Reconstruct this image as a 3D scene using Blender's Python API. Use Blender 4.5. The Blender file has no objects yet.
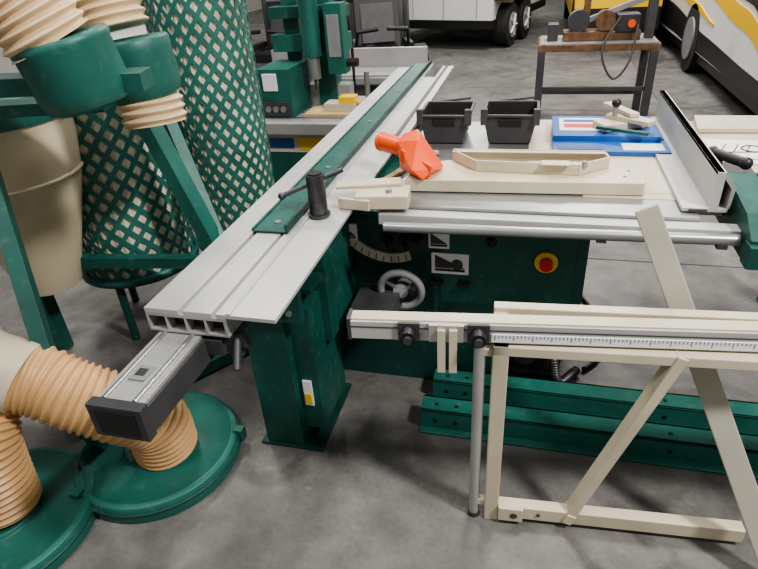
import bpy, bmesh, math, random
from mathutils import Vector, Matrix
random.seed(4)
S=bpy.context.scene
# ---------------------------------------------------------------- materials
def mat(name,col,rough=.5,metal=0.0,noise=0.0,nscale=8,scuff=0.0):
    m=bpy.data.materials.new(name);m.use_nodes=True
    nt=m.node_tree;b=nt.nodes['Principled BSDF']
    b.inputs['Base Color'].default_value=(*col,1);b.inputs['Roughness'].default_value=rough
    b.inputs['Metallic'].default_value=metal
    tc=nt.nodes.new('ShaderNodeTexCoord')
    if noise>0:
        n=nt.nodes.new('ShaderNodeTexNoise');n.inputs['Scale'].default_value=nscale;n.inputs['Detail'].default_value=6
        nt.links.new(tc.outputs['Object'],n.inputs['Vector'])
        r=nt.nodes.new('ShaderNodeValToRGB');r.color_ramp.elements[0].position=.3;r.color_ramp.elements[1].position=.7
        r.color_ramp.elements[0].color=(*[c*(1-noise) for c in col],1)
        r.color_ramp.elements[1].color=(*[min(1,c*(1+noise*.6)) for c in col],1)
        nt.links.new(n.outputs['Fac'],r.inputs['Fac'])
        out=r.outputs['Color']
        if scuff>0:
            n3=nt.nodes.new('ShaderNodeTexNoise');n3.inputs['Scale'].default_value=28;n3.inputs['Detail'].default_value=8
            nt.links.new(tc.outputs['Object'],n3.inputs['Vector'])
            r3_=nt.nodes.new('ShaderNodeValToRGB');r3_.color_ramp.elements[0].position=.58;r3_.color_ramp.elements[1].position=.72
            nt.links.new(n3.outputs['Fac'],r3_.inputs['Fac'])
            ml=nt.nodes.new('ShaderNodeMath');ml.operation='MULTIPLY';ml.inputs[1].default_value=scuff
            nt.links.new(r3_.outputs['Color'],ml.inputs[0])
            mx=nt.nodes.new('ShaderNodeMixRGB');mx.inputs['Color2'].default_value=(.22,.25,.23,1)
            nt.links.new(ml.outputs[0],mx.inputs['Fac']);nt.links.new(out,mx.inputs['Color1']);out=mx.outputs['Color']
            rg=nt.nodes.new('ShaderNodeMapRange');rg.inputs['To Min'].default_value=rough-.08;rg.inputs['To Max'].default_value=rough+.2
            nt.links.new(n3.outputs['Fac'],rg.inputs['Value']);nt.links.new(rg.outputs['Result'],b.inputs['Roughness'])
        nt.links.new(out,b.inputs['Base Color'])
    return m
M={}
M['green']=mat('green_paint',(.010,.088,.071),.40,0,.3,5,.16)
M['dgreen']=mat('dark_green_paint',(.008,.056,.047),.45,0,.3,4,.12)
M['tgreen']=mat('teal_green_paint',(.018,.125,.102),.40,0,.25,5,.16)
M['lgreen']=mat('lattice_green_paint',(.028,.155,.13),.45,0,.3,6,.1)
M['alu']=mat('brushed_aluminium',(.48,.48,.47),.42,.5,.14,3)
M['alu2']=mat('bright_aluminium_plate',(.52,.52,.51),.5,.3,.16,3)
M['steel']=mat('ground_steel',(.40,.41,.42),.35,.75,.15,6)
M['dsteel']=mat('dark_steel',(.10,.10,.11),.4,.8,.3,12)
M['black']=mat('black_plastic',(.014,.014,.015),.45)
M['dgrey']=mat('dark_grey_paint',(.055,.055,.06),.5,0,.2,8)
M['grey']=mat('grey_paint',(.26,.26,.27),.5,0,.15,8)
M['cream']=mat('cream_paint',(.58,.52,.40),.45,0,.14,5)
M['creamd']=mat('cream_plastic_barrel',(.62,.54,.40),.45,0,.25,3)
M['tan']=mat('tan_hose_plastic',(.60,.37,.18),.42,0,.15,6)
M['tanl']=mat('pale_tan_hose_plastic',(.68,.51,.32),.42,0,.12,6)
M['orange']=mat('orange_plastic',(.9,.11,.02),.38,0,.1,4)
M['red']=mat('red_plastic',(.6,.02,.02),.35)
M['yellow']=mat('yellow_plastic',(.88,.55,.02),.4)
M['white']=mat('white_paint',(.80,.80,.80),.35)
M['paper']=mat('paper',(.80,.80,.80),.7)
M['blue']=mat('blue_card',(.02,.11,.38),.35,0,.2,6)
M['dblue']=mat('dark_blue_card',(.01,.05,.20),.4)
M['rubber']=mat('tyre_rubber',(.02,.02,.02),.8,0,.2,20)
M['rust']=mat('rusty_steel',(.20,.11,.06),.7,.3,.5,14)
M['wood']=mat('light_wood',(.5,.36,.2),.6,0,.2,10)
M['filter']=mat('filter_media',(.80,.75,.62),.7,0,.5,3)
fm=bpy.data.materials.new('concrete_floor');fm.use_nodes=True;nt=fm.node_tree;b=nt.nodes['Principled BSDF']
tc=nt.nodes.new('ShaderNodeTexCoord')
def N(scale,det,dist=0):
    n=nt.nodes.new('ShaderNodeTexNoise');n.inputs['Scale'].default_value=scale;n.inputs['Detail'].default_value=det
    n.inputs['Distortion'].default_value=dist;nt.links.new(tc.outputs['Object'],n.inputs['Vector']);return n
def R(n,a,bb,c0,c1):
    r=nt.nodes.new('ShaderNodeValToRGB');r.color_ramp.elements[0].position=a;r.color_ramp.elements[1].position=bb
    r.color_ramp.elements[0].color=(*c0,1);r.color_ramp.elements[1].color=(*c1,1);nt.links.new(n.outputs['Fac'],r.inputs['Fac']);return r
def MX(a,bn,mode,fac):
    m=nt.nodes.new('ShaderNodeMixRGB');m.blend_type=mode;m.inputs['Fac'].default_value=fac
    nt.links.new(a.outputs['Color'],m.inputs['Color1']);nt.links.new(bn.outputs['Color'],m.inputs['Color2']);return m
r1=R(N(1.3,8,.6),.3,.72,(.125,.121,.117),(.225,.218,.212))
r2=R(N(9,8),.35,.7,(.66,.66,.66),(1.08,1.08,1.08))
r3=R(N(60,4),.3,.7,(.82,.82,.82),(1.08,1.08,1.08))
r4=R(N(2.6,5,1.5),.36,.46,(.45,.44,.43),(1,1,1))
r5=R(N(14,3,.3),.68,.73,(1,1,1),(1.6,1.6,1.6))
c=MX(MX(MX(MX(r1,r2,'MULTIPLY',.8),r3,'MULTIPLY',.8),r4,'MULTIPLY',.6),r5,'MULTIPLY',.4)
nt.links.new(c.outputs['Color'],b.inputs['Base Color'])
rr=R(N(3,6),.3,.7,(.33,.33,.33),(.6,.6,.6));nt.links.new(rr.outputs['Color'],b.inputs['Roughness'])
M['floor']=fm
M['joint']=mat('floor_joint_filler',(.06,.058,.055),.9)
M['wall']=mat('painted_wall',(.45,.45,.44),.8,0,.05,2)
# ---------------------------------------------------------------- builder
class O:
    def __init__(s,name,bevel=.003):
        s.n=name;s.bm=bmesh.new();s.m=[];s.bv=bevel;s.P=None
    def mi(s,k):
        if k not in s.m:s.m.append(k)
        return s.m.index(k)
    def put(s,vs,fs,k,smooth=False,T=None):
        i=s.mi(k)
        v=[]
        for p in vs:
            q=(T@Vector(p)) if T else Vector(p)
            if s.P:q=s.P@q
            v.append(s.bm.verts.new(q))
        out=[]
        for f in fs:
            try:
                q=s.bm.faces.new([v[j] for j in f]);q.material_index=i;q.smooth=smooth;out.append(q)
            except ValueError: pass
        return out
    def box(s,x0,x1,y0,y1,z0,z1,k,T=None):
        vs=[(x,y,z) for z in(z0,z1) for y in(y0,y1) for x in(x0,x1)]
        s.put(vs,[(0,2,3,1),(4,5,7,6),(0,1,5,4),(2,6,7,3),(0,4,6,2),(1,3,7,5)],k,False,T);return s
    def prism(s,pts,axis,a,b,k,T=None):
        def mk(p,t):
            return {'x':(t,p[0],p[1]),'y':(p[0],t,p[1]),'z':(p[0],p[1],t)}[axis]
        n=len(pts);vs=[mk(p,a) for p in pts]+[mk(p,b) for p in pts]
        fs=[tuple(range(n-1,-1,-1)),tuple(range(n,2*n))]+[(i,(i+1)%n,n+(i+1)%n,n+i) for i in range(n)]
        s.put(vs,fs,k,False,T);return s
    def beam(s,p0,p1,w,h,k,up=(0,0,1)):
        p0=Vector(p0);p1=Vector(p1);d=(p1-p0);L=d.length;d.normalize()
        sd=d.cross(Vector(up)).normalized();u=sd.cross(d)
        T=Matrix(((sd.x,d.x,u.x,p0.x),(sd.y,d.y,u.y,p0.y),(sd.z,d.z,u.z,p0.z),(0,0,0,1)))
        s.box(-w/2,w/2,0,L,-h/2,h/2,k,T);return s
    def cyl(s,p0,p1,r,k,r2=None,n=24,cap=True):
        p0=Vector(p0);p1=Vector(p1);d=(p1-p0).normalized()
        a=Vector((1,0,0)) if abs(d.x)<.8 else Vector((0,1,0))
        u=d.cross(a).normalized();w=d.cross(u);r2=r if r2 is None else r2
        vs=[];
        for p,q in((p0,r),(p1,r2)):
            for i in range(n):
                t=2*math.pi*i/n;vs.append(p+(u*math.cos(t)+w*math.sin(t))*q)
        s.put(vs,[(i,(i+1)%n,n+(i+1)%n,n+i) for i in range(n)],k,True)
        if cap:
            s.put(vs[:n],[tuple(range(n-1,-1,-1))],k);s.put(vs[n:],[tuple(range(n))],k)
        return s
    def lathe(s,prof,c,k,axis=(0,0,1),n=40):
        ax=Vector(axis).normalized();a=Vector((1,0,0)) if abs(ax.x)<.8 else Vector((0,1,0))
        u=ax.cross(a).normalized();w=ax.cross(u);c=Vector(c);vs=[]
        for r,z in prof:
            for i in range(n):
                t=2*math.pi*i/n;vs.append(c+ax*z+(u*math.cos(t)+w*math.sin(t))*r)
        fs=[]
        for j in range(len(prof)-1):
            for i in range(n): fs.append((j*n+i,j*n+(i+1)%n,(j+1)*n+(i+1)%n,(j+1)*n+i))
        s.put(vs,fs,k,True);return s
    def sweep(s,pts,r,k,pitch=0,amp=0,n=24,step=None):
        P=[Vector(p) for p in pts];Q=[P[0]*2-P[1]]+P+[P[-1]*2-P[-2]];C=[]
        for i in range(1,len(Q)-2):
            for j in range(24):
                t=j/24;a,b_,c_,d_=Q[i-1],Q[i],Q[i+1],Q[i+2]
                C.append(.5*((2*b_)+(c_-a)*t+(2*a-5*b_+4*c_-d_)*t*t+(3*b_-a-3*c_+d_)*t**3))
        C.append(P[-1])
        Ls=[0]
        for i in range(1,len(C)):Ls.append(Ls[-1]+(C[i]-C[i-1]).length)
        tot=Ls[-1];st=step or (pitch/6 if pitch else tot/60);m=max(4,int(tot/st));R_=[];
        j=0
        for i in range(m+1):
            L=tot*i/m
            while j<len(Ls)-2 and Ls[j+1]<L:j+=1
            t=(L-Ls[j])/max(1e-9,Ls[j+1]-Ls[j]);R_.append((C[j].lerp(C[j+1],t),L))
        d=(R_[1][0]-R_[0][0]).normalized();a=Vector((0,0,1)) if abs(d.z)<.8 else Vector((1,0,0))
        u=d.cross(a).normalized();vs=[]
        for i,(p,L) in enumerate(R_):
            q=R_[min(i+1,m)][0]-R_[max(i-1,0)][0];q.normalize()
            u=(u-q*u.dot(q)).normalized();w=q.cross(u)
            rr=r if not pitch else r*(1+amp*math.sin(2*math.pi*L/pitch))
            for t in range(n):
                an=2*math.pi*t/n;vs.append(p+(u*math.cos(an)+w*math.sin(an))*rr)
        fs=[(i*n+t,i*n+(t+1)%n,(i+1)*n+(t+1)%n,(i+1)*n+t) for i in range(m) for t in range(n)]
        fs+=[tuple(range(n-1,-1,-1)),tuple(range(m*n,m*n+n))]
        s.put(vs,fs,k,True);return s
    def hull(s,pts,k,smooth=False):
        b2=bmesh.new()
        for p in pts:b2.verts.new(p)
        r=bmesh.ops.convex_hull(b2,input=b2.verts)
        b2.verts.ensure_lookup_table();b2.verts.index_update()
        vs=[tuple(v.co) for v in b2.verts];fs=[[v.index for v in f.verts] for f in b2.faces]
        b2.free();s.put(vs,fs,k,smooth);return s
    def sphere(s,c,r,k,sc=(1,1,1)):
        pr=12;vs=[];n=20
        for j in range(pr+1):
            ph=math.pi*j/pr
            for i in range(n):
                t=2*math.pi*i/n;vs.append((c[0]+r*sc[0]*math.sin(ph)*math.cos(t),c[1]+r*sc[1]*math.sin(ph)*math.sin(t),c[2]-r*sc[2]*math.cos(ph)))
        s.put(vs,[(j*n+i,j*n+(i+1)%n,(j+1)*n+(i+1)%n,(j+1)*n+i) for j in range(pr) for i in range(n)],k,True);return s
    def torus(s,c,ax,R_,r,k,n=40,m=12):
        ax=Vector(ax).normalized();a=Vector((1,0,0)) if abs(ax.x)<.8 else Vector((0,1,0));u=ax.cross(a).normalized();w=ax.cross(u);vs=[]
        for i in range(n):
            t=2*math.pi*i/n;e=u*math.cos(t)+w*math.sin(t)
            for j in range(m):
                q=2*math.pi*j/m;vs.append(Vector(c)+e*(R_+r*math.cos(q))+ax*r*math.sin(q))
        s.put(vs,[(i*m+j,((i+1)%n)*m+j,((i+1)%n)*m+(j+1)%m,i*m+(j+1)%m) for i in range(n) for j in range(m)],k,True);return s
    def done(s):
        bm=s.bm;bmesh.ops.recalc_face_normals(bm,faces=bm.faces)
        xs=[v.co.x for v in bm.verts];ys=[v.co.y for v in bm.verts];zs=[v.co.z for v in bm.verts]
        o=Vector(((min(xs)+max(xs))/2,(min(ys)+max(ys))/2,min(zs)))
        bmesh.ops.translate(bm,verts=bm.verts,vec=-o)
        me=bpy.data.meshes.new(s.n);bm.to_mesh(me);bm.free()
        for k in s.m:me.materials.append(M[k])
        ob=bpy.data.objects.new(s.n,me);ob.location=o;S.collection.objects.link(ob)
        if s.bv:
            md=ob.modifiers.new('bevel','BEVEL');md.width=s.bv;md.segments=2;md.limit_method='ANGLE';md.angle_limit=math.radians(50)
        return ob
def Rz(deg,p):
    return Matrix.Translation(Vector(p))@Matrix.Rotation(math.radians(deg),4,'Z')

# ---------------------------------------------------------------- room
s=O('floor',0);s.box(-9,9,-4,22,-.1,0,'floor')
s.box(-9,9,3.19,3.20,-.01,.0008,'joint');s.box(-9,9,7.7,7.71,-.01,.0008,'joint');s.box(1.35,1.36,-4,22,-.01,.0009,'joint');s.done()
O('wall_back',0).box(-9,9,22,22.2,0,6,'wall').done()
O('wall_left',0).box(-9.2,-9,-4,22,0,6,'wall').done()
O('wall_right',0).box(9,9.2,-4,22,0,6,'wall').done()

# ---------------------------------------------------------------- panel saw
s=O('sliding_table_panel_saw',.003)
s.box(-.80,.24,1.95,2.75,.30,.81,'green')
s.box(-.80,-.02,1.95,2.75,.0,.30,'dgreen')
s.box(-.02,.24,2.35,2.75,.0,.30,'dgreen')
s.box(-.79,-.33,1.945,1.952,.33,.79,'dgreen')
s.box(-.30,.20,1.94,1.952,.33,.79,'green')
for x in(-.27,-.12,.02,.17): s.cyl((x,1.936,.37),(x,1.944,.37),.008,'steel',n=10)
s.box(0,.20,2.02,2.30,.04,.28,'black');s.cyl((.05,2.0,.15),(.05,2.06,.15),.05,'dsteel')
s.box(.02,.18,2.05,2.28,0,.04,'black')
for i in range(7): s.box(.10+.012*i,.104+.012*i,2.012,2.02,.08,.24,'dgrey')
s.prism([(.01,.20),(.05,.20),(.03,.235)],'y',2.012,2.019,'yellow')
s.sweep([(.16,1.98,.25),(.17,1.96,.15),(.2,1.97,.05),(.28,2.1,.02)],.018,'dsteel',pitch=.012,amp=.12)
# cast iron table
s.box(-.52,.55,1.86,2.95,.835,.88,'steel')
s.box(-.52,.55,1.86,1.875,.80,.84,'steel')
s.box(-.50,.24,1.95,2.75,.80,.84,'dgrey')
# extension table cream
s.box(.20,1.35,2.0,2.98,.83,.882,'cream');s.box(.0,.55,2.05,2.98,.875,.884,'cream')
s.box(1.2,1.26,2.1,2.16,0,.83,'green');s.box(1.2,1.26,2.8,2.86,0,.83,'green')
# rip fence rails
s.box(-.50,.70,1.80,1.855,.83,.868,'alu2')
s.cyl((-.47,1.755,.843),(.645,1.775,.85),.018,'steel')
for x in(-.44,-.1,.25,.6): s.box(x-.015,x+.015,1.755,1.81,.824,.84,'dgrey')
# rip fence extrusion
s.box(.50,.635,1.90,3.0,.885,.897,'alu2');s.box(.58,.605,1.90,3.0,.897,1.02,'alu2')
s.prism([(.63,.897),(.64,.897),(.643,.97),(.60,1.02),(.58,1.02),(.58,1.01),(.595,1.01),(.63,.965)],'y',1.902,3.0,'alu')
s.box(.52,.575,1.895,1.902,.888,.894,'dgrey')
# fence head
s.prism([(1.71,.80),(2.16,.80),(2.16,.93),(2.06,.96),(1.80,.93),(1.71,.88)],'x',.655,.98,'green')
s.box(.65,.70,1.68,1.74,.80,.87,'green');s.box(.66,.80,2.18,2.34,.885,.905,'dgrey')
s.cyl((.665,2.30,.955),(.735,2.15,.965),.018,'black');s.cyl((.69,2.28,.885),(.68,2.26,.955),.013,'dsteel');s.cyl((.76,2.05,.93),(.76,2.05,.975),.016,'black')
s.sphere((.665,2.30,.955),.022,'black');s.sphere((.735,2.15,.965),.022,'black');s.cyl((.67,2.20,.89),(.67,2.20,.92),.024,'dsteel')
s.cyl((.73,1.82,.92),(.73,1.82,.94),.02,'steel')
# sliding table
def slide(y0,y1):
    for a,b_ in((-.99,-.885),(-.870,-.785),(-.772,-.745)): s.box(a,b_,y0,y1,.866,.88,'alu2')
    s.box(-.99,-.745,y0,y1,.856,.866,'alu')
    s.box(-.99,-.745,y0,y1,.805,.812,'alu')
    for x in(-.988,-.93,-.87,-.81,-.752): s.box(x-.003,x+.004,y0,y1,.812,.857,'alu')
slide(1.10,4.40)
s.box(-.745,-.60,1.10,4.05,.868,.88,'alu2');s.box(-.742,-.73,1.10,4.05,.8805,.884,'alu')
s.box(-.96,-.78,1.13,4.3,.813,.856,'black')
# guide beam with end cap
s.box(-.965,-.835,.82,4.30,.715,.80,'alu');s.box(-.975,-.825,.80,.83,.705,.803,'dgrey')
s.box(-.955,-.845,.797,.80,.718,.79,'black')
s.box(-.836,-.826,.825,4.3,.712,.79,'dgrey')
s.box(-.972,-.963,.83,4.3,.71,.79,'steel');s.box(-.826,-.775,1.10,4.2,.74,.79,'dgrey')
s.cyl((-.86,.83,.797),(-.86,4.2,.797),.009,'steel',n=12);s.cyl((-.945,.83,.797),(-.945,4.2,.797),.009,'steel',n=12)
s.box(-.925,-.88,.90,.955,.80,.806,'grey');s.box(-.915,-.89,.915,.94,.806,.809,'dgrey')
s.prism([(-.79,.80),(-.72,.80),(-.71,.76),(-.735,.76),(-.73,.73),(-.75,.70),(-.77,.73)],'y',1.12,1.145,'dgrey')
s.cyl((-.74,1.13,.79),(-.72,1.06,.73),.010,'dgrey')
# near support pedestal
s.box(-.915,-.66,1.62,1.95,.42,.80,'green');s.box(-.925,-.77,1.46,1.80,0,.70,'green');s.box(-.77,-.69,1.50,1.78,.08,.64,'green')
s.box(-.92,-.69,1.44,1.47,.62,.80,'green')
s.box(-.752,-.717,1.493,1.50,.20,.32,'paper');s.box(-.747,-.722,1.489,1.494,.21,.26,'yellow')
s.box(-.95,-.67,1.5,1.95,.70,.72,'dgreen')
s.cyl((-.875,1.432,.66),(-.875,1.44,.66),.014,'steel');s.cyl((-.73,1.432,.66),(-.73,1.44,.66),.010,'steel')
s.box(-.95,-.69,1.45,1.85,0,.012,'dgreen')
s.box(-.915,-.66,3.3,3.7,0,.70,'green')
# control face
cx,cz=-.50,.93
def arcp(r0,r1,n,off=0,st=205):
    a=[(cx+off+r0*math.cos(math.radians(st+i*7))*.8,cz+r0*math.sin(math.radians(st+i*7))) for i in range(n)]
    b_=[(cx+off+r1*math.cos(math.radians(st+i*7))*.8,cz+r1*math.sin(math.radians(st+i*7))) for i in range(n)]
    return a+b_[::-1]
s.prism(arcp(.33,.29,13),'y',1.93,1.944,'cream')
for i in range(12):
    t=math.radians(208+i*7);s.beam((cx+.300*math.cos(t)*.8,1.929,cz+.300*math.sin(t)),(cx+.325*math.cos(t)*.8,1.929,cz+.325*math.sin(t)),.003,.003,'black')
s.prism(arcp(.40,.36,7,-.02),'y',1.935,1.944,'black')
s.torus((-.445,1.86,.52),(0,1,.1),.082,.015,'grey');s.cyl((-.445,1.85,.52),(-.445,1.94,.50),.03,'grey')
for a in range(3):
    t=a*2.09+.5;s.beam((-.445,1.86,.52),(-.445+.08*math.cos(t),1.86,.52+.08*math.sin(t)),.015,.012,'steel')
s.cyl((-.39,1.80,.55),(-.39,1.86,.55),.011,'black')
s.prism([(-.62,.50),(-.45,.515),(-.44,.47),(-.48,.43),(-.62,.43)],'y',1.68,1.92,'dgrey')
for x,z in((-.51,.70),(-.44,.70),(-.395,.715)):
    s.cyl((x,1.90,z),(x,1.945,z),.024,'black',n=16);s.cyl((x,1.87,z),(x,1.905,z),.014,'black')
def sticker(x0,x1,z0,z1,tri=True):
    s.box(x0,x1,1.933,1.944,z0,z1,'paper');w=x1-x0;h=z1-z0
    s.prism([(x0+.1*w,z0+.15*h),(x0+.9*w,z0+.15*h),(x0+.9*w,z0+.25*h),(x0+.1*w,z0+.25*h)],'y',1.930,1.934,'black')
    if tri: s.prism([(x0+.1*w,z0+.3*h),(x0+.9*w,z0+.3*h),(x0+.1*w,z0+.92*h)],'y',1.930,1.934,'dgrey')
sticker(-.345,-.265,.675,.745);sticker(-.335,-.19,.565,.655);sticker(-.70,-.63,.69,.76)
s.cyl((-.235,1.928,.61),(-.235,1.935,.61),.022,'dgrey')
for x in(-.33,-.30,-.22,-.195): s.cyl((x,1.92,.525),(x,1.944,.525),.012,'black',n=12)
s.cyl((.095,1.925,.645),(.095,1.944,.645),.042,'yellow');s.cyl((.095,1.90,.645),(.095,1.93,.645),.024,'red')
s.box(-.29,.0,1.935,1.944,.38,.43,'dgreen')
s.cyl((-.10,1.78,.815),(-.10,1.80,.78),.02,'black')
s.box(.24,.243,1.98,2.7,.35,.78,'dgreen')
s.done()

c=O('saw_guard_channel',.002)
c.box(-.885,-.76,1.58,4.5,.884,.890,'green');c.box(-.766,-.756,1.58,4.5,.884,.915,'dgreen');c.box(-.888,-.880,1.58,4.5,.884,.897,'green')
for y in(1.65,2.2,2.9,3.6): c.cyl((-.82,y,.888),(-.82,y,.894),.012,'steel',n=10)
c.done()
c=O('aluminium_straight_edge',.002);c.box(-.64,-.56,2.55,4.3,.8845,.905,'alu');c.box(-.62,-.60,2.55,4.3,.905,.91,'dgrey');c.box(-.645,-.60,2.45,2.56,.884,.93,'red');c.done()
c=O('pipe_clamp_post',.002);c.cyl((-.700,1.74,.885),(-.700,1.74,1.035),.032,'dsteel',n=20)
c.cyl((-.805,1.68,.975),(-.615,1.79,1.035),.009,'dsteel',n=12);c.sphere((-.805,1.68,.975),.013,'dsteel');c.cyl((-.700,1.74,1.035),(-.700,1.74,1.04),.024,'black',n=20)
c.cyl((-.700,1.74,.885),(-.700,1.74,.893),.040,'dsteel',n=20);c.done()
c=O('cream_fence_bracket',.003)
T=Rz(6,(-.50,1.86,.884));c.box(-.09,.10,-.055,.06,0,.05,'cream',T)
T=Rz(14,(-.56,1.91,.934));c.box(-.12,.12,-.03,.035,0,.012,'cream',T);c.cyl((-.47,1.85,.93),(-.47,1.85,.945),.012,'grey',n=12)
T=Rz(-8,(-.57,1.85,.884));c.box(-.07,.05,-.06,-.045,0,.04,'cream',T);c.done()
c=O('cream_table_insert_plate',.003)
c.prism([(-.44,1.985),(.40,2.02),(.42,2.17),(-.30,2.22),(-.43,2.16)],'z',.884,.93,'cream')
for x,y in((-.36,2.06),(.34,2.08),(.36,2.14)): c.cyl((x,y,.93),(x,y,.9306),.007,'dgrey',n=10)
c.done()
c=O('cream_angled_fence_profile',.0015)
def frame2(o,pts,w,z0,z1,k):
    n=len(pts)
    for i in range(n):
        a=Vector((*pts[i],(z0+z1)/2));b_=Vector((*pts[(i+1)%n],(z0+z1)/2));o.beam(a,b_,w,z1-z0,k)
frame2(c,[(-.29,2.22),(-.19,2.10),(.18,2.08),(.29,2.17),(.28,2.23)],.008,.931,.972,'cream')
c.beam((-.29,2.215,.970),(.28,2.225,.970),.035,.004,'cream')
c.box(.05,.15,2.06,2.11,.972,.975,'cream');c.cyl((.20,2.09,.96),(.20,2.09,.98),.010,'grey',n=10);c.done()
c=O('orange_blade_guard_hood',.010)
c.hull([(-.48,2.09,.935),(-.37,1.97,.935),(-.31,2.12,.935),(-.45,2.19,.935),(-.49,2.10,1.04),(-.40,2.06,1.06),(-.42,2.17,1.07),(-.48,2.17,1.05),(-.33,2.0,.97),(-.41,1.97,.97)],'orange')
c.cyl((-.58,2.22,1.0),(-.46,2.13,1.0),.036,'orange');c.torus((-.58,2.22,1.0),(.8,-.6,0),.032,.008,'orange')
c.beam((-.47,2.06,1.0),(-.34,1.99,.96),.012,.05,'orange');c.done()
c=O('wooden_push_stick',.004);c.beam((-.56,2.0,.893),(-.42,2.42,.893),.030,.014,'wood');c.beam((-.44,2.40,.893),(-.38,2.42,.893),.03,.014,'wood');c.done()
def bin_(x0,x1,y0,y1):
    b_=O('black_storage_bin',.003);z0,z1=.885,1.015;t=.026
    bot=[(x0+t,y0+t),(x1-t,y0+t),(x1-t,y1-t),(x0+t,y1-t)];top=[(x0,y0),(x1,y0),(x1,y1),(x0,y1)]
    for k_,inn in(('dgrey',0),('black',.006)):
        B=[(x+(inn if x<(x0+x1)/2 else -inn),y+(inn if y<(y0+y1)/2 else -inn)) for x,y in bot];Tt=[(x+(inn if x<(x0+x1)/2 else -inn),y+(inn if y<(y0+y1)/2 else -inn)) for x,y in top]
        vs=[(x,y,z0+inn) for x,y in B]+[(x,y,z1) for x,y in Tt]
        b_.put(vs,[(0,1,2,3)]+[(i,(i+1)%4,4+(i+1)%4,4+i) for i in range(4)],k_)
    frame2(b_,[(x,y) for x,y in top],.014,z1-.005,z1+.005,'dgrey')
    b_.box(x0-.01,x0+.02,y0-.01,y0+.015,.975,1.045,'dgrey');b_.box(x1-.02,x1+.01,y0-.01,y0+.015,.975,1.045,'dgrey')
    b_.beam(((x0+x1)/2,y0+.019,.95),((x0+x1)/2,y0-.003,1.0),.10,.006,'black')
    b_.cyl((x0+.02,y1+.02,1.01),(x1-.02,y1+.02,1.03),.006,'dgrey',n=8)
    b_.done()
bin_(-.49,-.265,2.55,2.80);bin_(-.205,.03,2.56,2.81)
c=O('blue_blade_box',.002)
c.box(.10,.56,2.44,2.60,.885,.903,'blue');c.box(.12,.56,2.62,2.92,.885,.903,'dblue');c.box(.10,.54,2.58,2.90,.9035,.925,'blue')
c.box(.13,.33,2.66,2.86,.925,.9265,'paper');c.box(.15,.30,2.70,2.76,.9267,.9275,'red');c.box(.15,.31,2.79,2.83,.9267,.9275,'dblue')
c.box(.38,.54,2.46,2.55,.9035,.905,'paper');c.box(.12,.30,2.46,2.50,.9035,.905,'dblue');c.done()
c=O('cream_mitre_clamp',.003)
T=Rz(25,(.40,2.72,.927));c.box(-.12,.10,-.05,.05,0,.03,'cream',T);T=Rz(-40,(.42,2.70,.957));c.box(-.10,.11,-.03,.03,0,.02,'cream',T)
T=Rz(-65,(.40,2.76,.978));c.box(-.14,.09,-.022,.022,0,.018,'cream',T);c.cyl((.36,2.72,.978),(.36,2.72,1.02),.012,'grey');c.sphere((.36,2.72,1.03),.02,'black')
c.beam((.28,2.63,.95),(.48,2.55,.945),.018,.014,'green');c.done()
c=O('assembly_drawing_sheet',0);T=Rz(-6,(.96,2.52,.884));c.box(-.26,.26,-.15,.15,0,.002,'paper',T)
for i in range(9): c.beam(T@Vector((-.20+.045*i,-.02,.003)),T@Vector((-.17+.045*i,.08,.003)),.004,.001,'black')
c.beam(T@Vector((-.2,-.03,.003)),T@Vector((.2,.03,.003)),.01,.001,'dgrey');c.beam(T@Vector((-.2,-.10,.003)),T@Vector((.0,-.10,.003)),.006,.001,'black')
c.torus(T@Vector((-.08,.03,.003)),(0,0,1),.04,.003,'black',m=6);c.done()
c=O('cream_extension_panel',.003);c.prism([(.72,2.78),(1.3,2.80),(1.3,3.0),(.75,3.0)],'z',.8845,.905,'cream');c.done()

# ---------------------------------------------------------------- outrigger frame with crosscut fence
s=O('outrigger_support_frame',.003)
yy=1.29;s.P=Rz(4,(-.10,yy,0))@Matrix.Translation((.10,-yy,0))
s.cyl((-.090,yy,0),(-.090,yy,.73),.017,'alu',n=20);s.cyl((-.090,yy,.0),(-.090,yy,.02),.020,'dgrey',n=20)
s.box(-.055,-.010,yy-.02,yy+.02,.0,.732,'cream');s.box(-.10,-.010,yy-.012,yy+.012,.69,.715,'cream')
s.box(-.10,-.010,yy-.012,yy+.012,.06,.085,'cream')
s.box(-.010,.74,yy-.02,yy+.02,.02,.075,'cream');s.cyl((.04,yy-.036,.05),(.04,yy-.034,.05),.012,'dgrey',n=12);s.cyl((.12,yy-.024,.05),(.12,yy-.019,.05),.006,'dgrey',n=12)
s.box(-.01,.07,yy-.034,yy-.018,.02,.08,'cream')
s.beam((.43,yy,.73),(.225,yy,.07),.03,.05,'cream',up=(0,1,0));s.beam((.225,yy,.07),(.21,yy,.03),.03,.06,'cream',up=(0,1,0))
s.box(-.055,1.25,yy-.02,yy+.02,.70,.732,'cream')
s.box(-.055,1.25,1.37,1.405,.765,.795,'cream');s.box(-.055,-.015,yy+.02,1.40,.70,.78,'cream');s.box(1.2,1.24,yy+.02,1.40,.70,.78,'cream')
s.box(1.20,1.25,yy-.02,yy+.02,.0,.73,'cream')
s.done()
s=O('crosscut_fence_with_scale',.002)
yf=1.262;s.P=Rz(6,(-.45,yf,0))@Matrix.Translation((.45,-yf,0))
s.box(-.45,1.25,yf-.012,yf+.03,.74,.765,'cream');s.box(-.45,1.25,yf-.02,yf-.012,.737,.795,'alu2');s.box(-.45,1.25,yf-.012,yf+.03,.785,.80,'cream')
s.box(-.46,-.45,yf-.022,yf+.032,.733,.804,'dgrey');s.box(-.45,1.25,yf-.0215,yf-.0195,.776,.780,'dgrey')
s.box(-.06,1.25,yf-.024,yf-.02,.742,.768,'paper')
i=0;x=-.05
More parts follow.
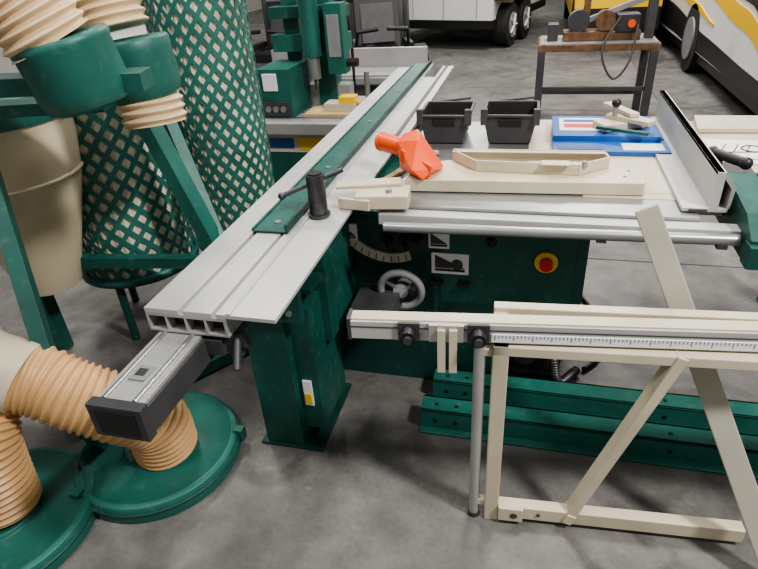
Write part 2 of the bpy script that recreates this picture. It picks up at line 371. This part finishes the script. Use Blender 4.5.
while x<1.24:
    h=.010 if i%5 else .018
    s.box(x-.0007,x+.0007,yf-.0255,yf-.024,.768-h,.768,'dblue');x+=.01;i+=1
for x in(-.285,-.095):
    s.cyl((x,yf-.065,.772),(x,yf-.02,.772),.022,'black',n=10);s.cyl((x,yf-.075,.772),(x,yf-.065,.772),.012,'dgrey',n=10)
    s.box(x-.03,x+.03,yf-.03,yf-.02,.745,.80,'dgrey')
for x in(-.195,-.163):
    s.box(x-.011,x+.011,yf-.045,yf-.03,.645,.79,'cream')
s.box(-.23,-.135,yf-.035,yf-.02,.745,.80,'alu');s.done()
M['brace']=mat('grey_cream_paint',(.42,.40,.34),.45,0,.1,4)
s=O('steel_table_brace',.003)
s.beam((.80,1.20,.03),(.335,1.62,1.01),.065,.03,'brace',up=(0,1,0.0));s.cyl((.75,1.22,.10),(.75,1.20,.10),.01,'dgrey');s.done()

# ---------------------------------------------------------------- base rails
def rail(y,x0,x1,z0=0):
    s=O('green_steel_base_rail',.003)
    s.box(x0,x1,y,y+.012,z0,z0+.10,'tgreen');s.box(x0,x1,y,y+.09,z0+.09,z0+.10,'tgreen');s.box(x0,x1,y-.03,y+.012,z0,z0+.012,'tgreen');s.box(x0,x1,y+.078,y+.09,z0,z0+.10,'dgreen')
    for x in(x0+.06,x0+.14,(x0+x1)/2,x1-.1): s.cyl((x,y-.002,z0+.05),(x,y+.002,z0+.05),.009,'black',n=12);s.cyl((x,y+.04,z0+.0995),(x,y+.04,z0+.102),.008,'black',n=12)
    s.done()
rail(1.65,-.34,1.5);rail(1.83,-.32,1.5)
c=O('power_cord',0);c.sweep([(.31,2.12,.012),(.37,2.2,.012),(.42,2.35,.012),(.38,2.6,.012),(.31,2.8,.012)],.01,'black',n=10);c.done()

# ---------------------------------------------------------------- dust collector
s=O('dust_collector_drum_lid',.003)
s.lathe([(0,.075),(.10,.075),(.10,.085),(.12,.085),(.125,.07),(.27,.065),(.285,.078),(.305,.072),(.31,.05),(.31,0),(0,0)],(-1.32,1.31,0),'tgreen',n=64)
s.torus((-1.32,1.31,.045),(0,0,1),.311,.006,'dgreen',n=64,m=8)
for a in(.4,2.3,4.2):
    s.box(-.02,.02,-.015,.02,.03,.085,'tgreen',Matrix.Translation((-1.32+.315*math.cos(a),1.31+.315*math.sin(a),0)))
s.done()
s=O('dust_collector_drum_lid',.003)
s.lathe([(0,.075),(.10,.075),(.10,.085),(.12,.085),(.125,.07),(.27,.065),(.285,.078),(.305,.072),(.31,.05),(.31,0),(0,0)],(-1.69,.91,0),'tgreen',n=64)
s.torus((-1.69,.91,.045),(0,0,1),.311,.006,'dgreen',n=64,m=8)
s.box(-1.55,-1.51,.61,.65,.03,.08,'tgreen');s.done()

s=O('dust_collector',.004)
s.sweep([(-1.56,1.10,.555),(-1.50,1.12,.52),(-1.42,1.14,.46),(-1.32,1.19,.37),(-1.26,1.27,.25),(-1.27,1.30,.09)],.115,'tan',pitch=.026,amp=.05,n=32)
s.sweep([(-1.69,1.02,.46),(-1.68,.96,.34),(-1.68,.93,.09)],.115,'tan',pitch=.026,amp=.05,n=32)
s.sweep([(-1.86,1.32,.98),(-1.84,1.24,.84),(-1.78,1.13,.70),(-1.68,1.08,.62),(-1.55,1.105,.55)],.118,'cream',n=32)
s.sweep([(-1.76,1.12,.68),(-1.71,1.06,.58),(-1.69,1.02,.45)],.118,'cream',n=32)
s.cyl((-1.565,1.10,.56),(-1.54,1.105,.545),.123,'cream')
cc=(-2.06,1.80,0)
s.lathe([(.12,.45),(.17,.62),(.27,.95),(.30,1.12),(.30,1.22)],cc,'creamd',n=48)
s.torus((-2.06,1.80,.97),(0,0,1),.275,.008,'creamd',n=48,m=8)
s.lathe([(.0,1.30),(.31,1.30),(.315,1.28),(.315,1.20),(.29,1.20)],cc,'tgreen',n=48)
s.beam((-1.95,1.26,1.42),(-1.08,1.50,1.40),.10,.05,'green')
s.beam((-1.9,1.50,1.30),(-1.35,1.64,1.30),.10,.04,'green')
s.sweep([(-1.44,1.27,1.98),(-1.38,1.30,1.80),(-1.32,1.37,1.64),(-1.28,1.40,1.52)],.115,'tanl',pitch=.028,amp=.06,n=32)
s.lathe([(.0,.04),(.128,.04),(.134,.03),(.134,.02),(.13,.01),(.13,-.10),(.12,-.14),(.10,-.15),(0,-.15)],(-1.26,1.42,1.49),'tgreen',axis=(-.15,-.1,1),n=40)
s.sweep([(-1.45,1.84,1.9),(-1.43,1.83,1.7),(-1.39,1.82,1.50)],.115,'tanl',pitch=.028,amp=.06,n=32)
s.lathe([(0,.02),(.125,.02),(.132,.01),(.13,-.02),(.13,-.12),(.12,-.16),(.11,-.17)],(-1.33,1.80,1.45),'tgreen',axis=(-.1,0,1),n=40)
s.sweep([(-1.31,1.80,1.30),(-1.30,1.79,1.19)],.108,'tanl',pitch=.028,amp=.06,n=32)
s.beam((-1.80,1.52,1.26),(-1.44,1.10,.42),.05,.10,'green');s.beam((-1.785,1.50,1.24),(-1.455,1.11,.47),.052,.02,'tgreen')
s.beam((-1.58,2.05,1.28),(-1.28,2.02,.42),.06,.085,'tgreen',up=(0,1,0))
s.beam((-1.99,1.87,.53),(-1.28,2.02,.50),.05,.05,'green')
s.beam((-1.75,1.35,0.04),(-1.28,2.02,.04),.10,.06,'tgreen')
s.beam((-1.28,2.02,.5),(-1.28,2.02,0),.06,.06,'tgreen',up=(0,1,0))
s.beam((-1.62,2.3,1.15),(-1.28,2.02,.5),.05,.05,'tgreen')
s.beam((-1.46,1.14,.5),(-1.56,1.30,0),.07,.07,'tgreen',up=(0,1,0))
s.beam((-2.25,1.87,1.3),(-2.25,1.87,0),.07,.07,'green',up=(0,1,0));s.beam((-2.25,1.87,.53),(-1.9,1.88,.53),.05,.06,'green')
s.done()
def lattice(name,cx,cy,r,z0,z1,cols=24,dz=.088):
    s=O(name,0);rows=int((z1-z0)/(dz/2));da=2*math.pi/cols
    def pt(a,z,rr=r): 
        z=min(max(z,z0),z1);return (cx+rr*math.cos(a),cy+rr*math.sin(a),z)
    for j in range(rows+1):
        zc=z0+j*dz/2
        for i in range(cols):
            a=(i+.5*(j%2))*da;o=[(a-da/2,zc),(a,zc-dz/2),(a+da/2,zc),(a,zc+dz/2)]
            h=.62;q=[(a-da/2*h,zc),(a,zc-dz/2*h),(a+da/2*h,zc),(a,zc+dz/2*h)]
            if zc-dz/2<z0-.001 or zc+dz/2>z1+.001: 
                s.put([pt(*p) for p in o],[(0,1,2,3)],'lgreen',True);continue
            s.put([pt(*p) for p in o]+[pt(*p) for p in q],[(k,(k+1)%4,4+(k+1)%4,4+k) for k in range(4)],'lgreen',True)
    bmesh.ops.remove_doubles(s.bm,verts=s.bm.verts,dist=.0005)
    n=120;vs=[]
    for z in(z0+.01,z1-.01):
        for i in range(n):
            t=2*math.pi*i/n;rr=r-.010-(.005 if i%2 else 0);vs.append((cx+rr*math.cos(t),cy+rr*math.sin(t),z))
    s.put(vs,[(i,(i+1)%n,n+(i+1)%n,n+i) for i in range(n)],'filter')
    for z in(z0,z1):
        s.lathe([(0,z-.02),(r+.01,z-.02),(r+.012,z+.02),(0,z+.02)],(cx,cy,0),'tgreen',n=48)
    for a in(.6,2.7,4.8):
        s.cyl((cx+(r-.05)*math.cos(a),cy+(r-.05)*math.sin(a),0),(cx+(r-.05)*math.cos(a),cy+(r-.05)*math.sin(a),z0),.02,'dgreen')
    s.done()
lattice('perforated_filter_canister',-1.93,2.24,.285,.36,1.25)
lattice('perforated_filter_canister',-1.61,2.74,.245,.27,1.75)

# ---------------------------------------------------------------- background machines
s=O('green_router_machine',.004);s.P=Matrix.Translation((.10,-.28,0))
s.box(-2.5,-1.16,4.2,5.0,.54,.60,'grey');s.box(-2.55,-1.14,4.15,4.2,.52,.60,'alu')
for y in(4.3,4.45,4.6,4.75): s.box(-2.5,-1.16,y,y+.015,.60,.604,'dgrey')
s.box(-2.3,-1.4,4.3,4.9,0,.54,'green');s.box(-2.1,-1.5,4.29,4.3,.34,.48,'cream');s.box(-1.80,-1.55,4.285,4.292,.36,.46,'yellow');s.box(-2.05,-1.85,4.285,4.292,.37,.45,'blue')
s.box(-1.35,-1.2,4.4,4.8,0,.54,'dgreen')
s.box(-2.08,-1.82,4.30,4.7,.60,.95,'tgreen');s.box(-2.06,-1.84,4.285,4.30,.62,.72,'dgrey')
for x in(-2.01,-1.95,-1.89): s.cyl((x,4.27,.67),(x,4.29,.67),.022,'steel',n=14)
s.box(-2.03,-1.92,4.285,4.3,.80,.92,'paper')
s.box(-2.02,-1.5,4.72,4.84,.60,.75,'alu')
s.box(-1.98,-1.86,4.7,4.85,.60,1.5,'tgreen');s.box(-1.75,-1.6,4.7,4.85,.60,1.5,'tgreen')
s.box(-2.05,-1.45,4.6,4.72,1.02,1.14,'tgreen');s.box(-2.05,-1.45,4.6,4.72,1.25,1.33,'green')
s.cyl((-1.70,4.52,1.0),(-1.70,4.52,1.45),.07,'tgreen');s.cyl((-1.70,4.52,.84),(-1.70,4.52,1.0),.045,'steel');s.cyl((-1.70,4.52,.76),(-1.70,4.52,.84),.012,'dgrey')
s.box(-1.57,-1.44,4.46,4.6,.88,1.35,'tgreen');s.box(-1.55,-1.46,4.45,4.46,1.0,1.28,'grey');s.cyl((-1.44,4.53,.95),(-1.36,4.53,.95),.03,'black')
s.box(-1.75,-1.2,4.3,4.55,.604,.63,'wood');s.box(-1.6,-1.35,4.36,4.5,.63,.69,'cream');s.box(-1.48,-1.36,4.36,4.46,.69,.74,'yellow')
s.box(-1.34,-1.24,4.3,4.5,.63,.66,'paper');s.torus((-1.30,4.42,.69),(0,0,1),.05,.018,'wood')
s.cyl((-1.35,4.7,.60),(-1.35,4.7,.85),.02,'steel');s.box(-2.45,-2.15,4.3,4.9,.604,.66,'cream');s.box(-2.4,-2.2,4.4,4.6,.66,.74,'dgrey')
s.sweep([(-1.8,4.78,1.48),(-1.66,4.85,1.5),(-1.52,4.88,1.2),(-1.50,4.86,.62)],.012,'black',n=10)
s.done()
s=O('grey_jointer_machine',.004);s.box(-2.7,-.95,5.3,5.8,.55,.65,'grey');s.box(-2.4,-2.0,5.35,5.75,0,.55,'dgrey');s.box(-1.5,-1.15,5.35,5.75,0,.55,'green');s.box(-2.7,-.95,5.27,5.3,.57,.63,'alu')
s.box(-2.6,-1.0,5.7,5.74,.65,.82,'alu');s.cyl((-1.1,5.25,.5),(-1.1,5.28,.5),.09,'steel');s.box(-1.9,-1.75,5.35,5.6,.65,.70,'red');s.box(-2.5,-2.1,5.4,5.6,.65,.74,'dgrey')
s.done()
def mower(x,y,a):
    s=O('black_riding_mower',.015);s.P=Rz(a,(x,y,0))
    s.box(-.35,.35,-.5,.5,.22,.5,'dgrey');s.box(-.45,.45,-.75,-.2,.16,.3,'black')
    for sx in(-1,1):
        s.cyl((sx*.38,.35,.30),(sx*.58,.35,.30),.30,'rubber');s.cyl((sx*.58,.35,.30),(sx*.59,.35,.30),.14,'grey')
        s.cyl((sx*.30,-.85,.15),(sx*.40,-.85,.15),.15,'rubber');s.cyl((sx*.32,-.05,.5),(sx*.28,-.25,.85),.018,'black');s.cyl((sx*.28,-.25,.85),(sx*.05,-.27,.87),.022,'black')
        s.box(sx*.33-.04,sx*.33+.04,-.1,.3,.62,.69,'black');s.beam((sx*.36,.45,.5),(sx*.36,.48,1.35),.05,.05,'dgrey',up=(0,1,0))
    s.box(-.38,.38,.46,.51,1.3,1.36,'dgrey')
    s.box(-.28,.28,-.15,.3,.5,.6,'black');s.prism([(.22,.58),(.32,.58),(.44,1.1),(.36,1.14)],'x',-.27,.27,'black');s.prism([(.20,.66),(.22,.66),(.36,1.08),(.34,1.08)],'x',-.2,.2,'dgrey')
    s.box(-.3,.3,.4,.8,.3,.65,'dgrey');s.done()
mower(-1.75,6.9,20);mower(-3.1,7.0,-5)
s=O('dark_utility_cart',.02);s.box(-3.9,-2.1,9.4,10.3,.35,.9,'dgrey');s.box(-3.8,-2.2,9.45,10.2,.9,1.0,'black');s.box(-3.2,-2.9,9.38,9.4,.5,.8,'grey')
for x in(-3.5,-2.5):
    for y in(9.4,10.3): s.cyl((x,y-.1,.28),(x,y+.1,.28),.28,'rubber');s.cyl((x,y-.11,.28),(x,y+.11,.28),.13,'grey')
s.done()
s=O('white_equipment_crate',.01);s.box(-5.4,-4.4,5.6,6.4,0,1.05,'white');s.box(-5.42,-4.38,5.59,5.6,.5,.6,'red');s.box(-5.42,-4.38,5.58,6.42,1.05,1.08,'grey');s.done()
s=O('dark_machine_cabinet',.01);s.box(-3.6,-2.8,4.4,5.1,0,.8,'dgrey');s.box(-3.62,-2.78,4.38,5.12,.8,.85,'grey');s.box(-3.5,-3.0,4.39,4.4,.3,.7,'black');s.cyl((-3.2,4.7,.85),(-3.2,4.7,1.1),.1,'grey');s.box(-3.05,-2.85,4.5,4.9,.85,1.0,'white');s.done()
# trailer
s=O('white_enclosed_trailer',.01)
s.prism([(-3.0,11.6),(-2.4,11.0),(-.75,10.4),(.1,13.8),(-2.0,15.0)],'z',.45,2.9,'white')
s.prism([(-3.02,11.6),(-2.42,10.97),(-.73,10.38),(.12,13.8),(-2.0,15.02)],'z',.33,.47,'black')
d=Vector((.85,3.4,0)).normalized();n_=Vector((d.y,-d.x,0))
for t in(.55,1.4):
    p=Vector((-.75,10.4,0))+d*t
    s.cyl(p+n_*-.02+Vector((0,0,.34)),p+n_*.2+Vector((0,0,.34)),.34,'rubber',n=32);s.cyl(p+n_*.2+Vector((0,0,.34)),p+n_*.215+Vector((0,0,.34)),.2,'grey',n=20)
    for a in range(5):
        q=p+n_*.216+Vector((0,0,.34));s.beam(q,q+(d*math.cos(a*1.257)+Vector((0,0,1))*math.sin(a*1.257))*.18,.05,.01,'white')
p=Vector((-.75,10.4,.78))+d*.1;s.beam(p+n_*.12,p+d*1.8+n_*.12,.25,.04,'black')
for t in(.3,1.0,1.7): 
    q=Vector((-2.4,11.0,0)).lerp(Vector((-.75,10.4,0)),t/2);s.beam(q+Vector((0,-.01,.5)),q+Vector((0,-.01,2.8)),.01,.01,'grey',up=(0,1,0))
s.done()
# motorhome
s=O('motorhome',0);X=1.9
s.box(X,X+2.3,4.6,13,.30,3.1,'white');s.box(X+.04,X+2.2,4.7,12.9,.18,.30,'black')
for y in(8.6,11.6):
    s.cyl((X-.01,y,.40),(X+.2,y,.40),.40,'rubber',n=32);s.cyl((X-.03,y,.40),(X-.01,y,.40),.25,'grey',n=24)
def band(yz,th,k,off,xx=X):
    n=6;P=[]
    for i in range(len(yz)-1):
        for j in range(n):
            t=j/n;u=t*t*(3-2*t);P.append((yz[i][0]+(yz[i+1][0]-yz[i][0])*t,yz[i][1]+(yz[i+1][1]-yz[i][1])*u,th[i]+(th[i+1]-th[i])*t))
    P.append((*yz[-1],th[-1]))
    for a,b_ in zip(P[:-1],P[1:]):
        s.prism([(a[0],a[1]-a[2]/2),(b_[0],b_[1]-b_[2]/2),(b_[0],b_[1]+b_[2]/2),(a[0],a[1]+a[2]/2)],'x',xx-off,xx+.001,k)
band([(4.6,.36),(6,.38),(8,.42),(10,.50),(13,.55)],[.12,.16,.22,.34,.4],'black',.004)
band([(4.6,.50),(5.4,.62),(6.6,.86),(8,1.02),(10,1.1),(13,1.6)],[.05,.12,.18,.20,.16,.1],'yellow',.006)
band([(4.6,.66),(5.4,.82),(6.6,1.12),(8,1.30),(10,1.4),(13,2.0)],[.12,.16,.22,.26,.22,.1],'black',.008)
band([(5.2,.98),(6.2,1.2),(7.4,1.50),(9,1.6),(12,1.9)],[.02,.1,.14,.12,.05],'yellow',.006)
band([(7.6,.68),(8.6,.78),(9.8,.86),(11.5,.7)],[.02,.08,.08,.02],'yellow',.010)
s.done()
# bench
s=O('rusty_steel_workbench',.003)
s.box(.02,1.12,6.1,6.7,.68,.74,'rust');s.box(.04,1.1,6.12,6.68,.74,.75,'grey')
for x in(.02,1.04):
    for y in(6.1,6.62): s.box(x,x+.07,y,y+.07,0,.68,'dgrey')
s.box(.04,1.1,6.15,6.18,.30,.34,'dgrey');s.box(.04,1.1,6.63,6.66,.16,.2,'dgrey')
s.done()
s=O('metal_cutting_bandsaw',.004)
s.box(.25,.95,6.25,6.5,.752,.83,'rust');s.cyl((.38,6.3,.92),(.38,6.42,.92),.10,'dgrey');s.cyl((.62,6.25,.93),(.62,6.5,.93),.07,'dgrey');s.cyl((.62,6.24,.93),(.62,6.26,.93),.09,'rust')
s.beam((.30,6.45,.85),(1.05,6.45,1.12),.06,.05,'grey');s.box(1.0,1.08,6.35,6.45,.752,1.45,'dgrey');s.beam((1.04,6.4,1.42),(.45,6.4,1.40),.06,.06,'rust');s.box(.42,.48,6.36,6.44,.9,1.42,'rust')
s.box(.72,.92,6.22,6.42,.83,.98,'dsteel');s.cyl((.85,6.2,.9),(.85,6.45,.9),.035,'orange');s.box(.1,.2,6.3,6.5,.752,.9,'dgrey')
s.sweep([(.75,6.2,.98),(.6,6.05,.7),(.72,6.0,.45),(.85,6.02,.6),(.9,6.15,.9)],.010,'dgrey',n=10)
s.done()
# second vehicle
s=O('yellow_striped_motorhome',0);s.box(.55,1.75,10.2,16,.35,3,'white')
s.box(.53,1.77,10.15,10.2,.30,.62,'black');s.prism([(.53,.62),(1.77,.62),(1.77,.95),(1.1,.85),(.53,1.1)],'y',10.16,10.2,'yellow');s.prism([(.53,1.1),(1.1,.85),(1.4,.9),(.9,1.3),(.53,1.5)],'y',10.17,10.2,'black')
s.box(.545,.551,10.2,16,.35,.8,'yellow')
for y in(10.9,14.5):
    s.cyl((.54,y,.38),(.75,y,.38),.38,'rubber');s.cyl((1.55,y,.38),(1.76,y,.38),.38,'rubber')
s.done()

# ---------------------------------------------------------------- lights
def area(name,loc,size,e,col=(1,.96,.90),tgt=None):
    l=bpy.data.lights.new(name,'AREA');l.energy=e;l.size=size;l.color=col
    o=bpy.data.objects.new(name,l);o.location=loc;S.collection.objects.link(o)
    if tgt: o.rotation_euler=(Vector(tgt)-Vector(loc)).to_track_quat('-Z','Y').to_euler()
area('ceiling_light',(2.4,.3,4.3),.45,240,tgt=(-.2,1.8,.3))
area('ceiling_light',(-3.2,4.5,5.5),1.2,190)
area('ceiling_light',(1.0,8.5,5.5),1.6,360)
area('ceiling_light',(-1.8,-.3,5.2),1.0,85)
area('ceiling_light',(-2,14,5.5),2,400)
area('ceiling_light',(.4,3.8,5.4),1.0,110)
w=bpy.data.worlds.new('world');S.world=w;w.use_nodes=True
w.node_tree.nodes['Background'].inputs['Color'].default_value=(1,.97,.93,1);w.node_tree.nodes['Background'].inputs['Strength'].default_value=.34
try:
    S.view_settings.look='AgX - Medium High Contrast'
except Exception: pass

# ---------------------------------------------------------------- camera
p=math.radians(31);r=math.radians(4);y=math.radians(16)
F=Vector((-math.sin(y)*math.cos(p),math.cos(y)*math.cos(p),-math.sin(p)))
R0=Vector((math.cos(y),math.sin(y),0));U0=R0.cross(F)
Rr=math.cos(r)*R0-math.sin(r)*U0;U=math.sin(r)*R0+math.cos(r)*U0
cam=bpy.data.cameras.new('camera');co=bpy.data.objects.new('camera',cam);S.collection.objects.link(co)
cam.sensor_width=36;cam.lens=570/758*36;cam.clip_end=100
m=Matrix((( Rr.x,U.x,-F.x,0),(Rr.y,U.y,-F.y,0),(Rr.z,U.z,-F.z,1.7),(0,0,0,1)));co.matrix_world=m
S.camera=co
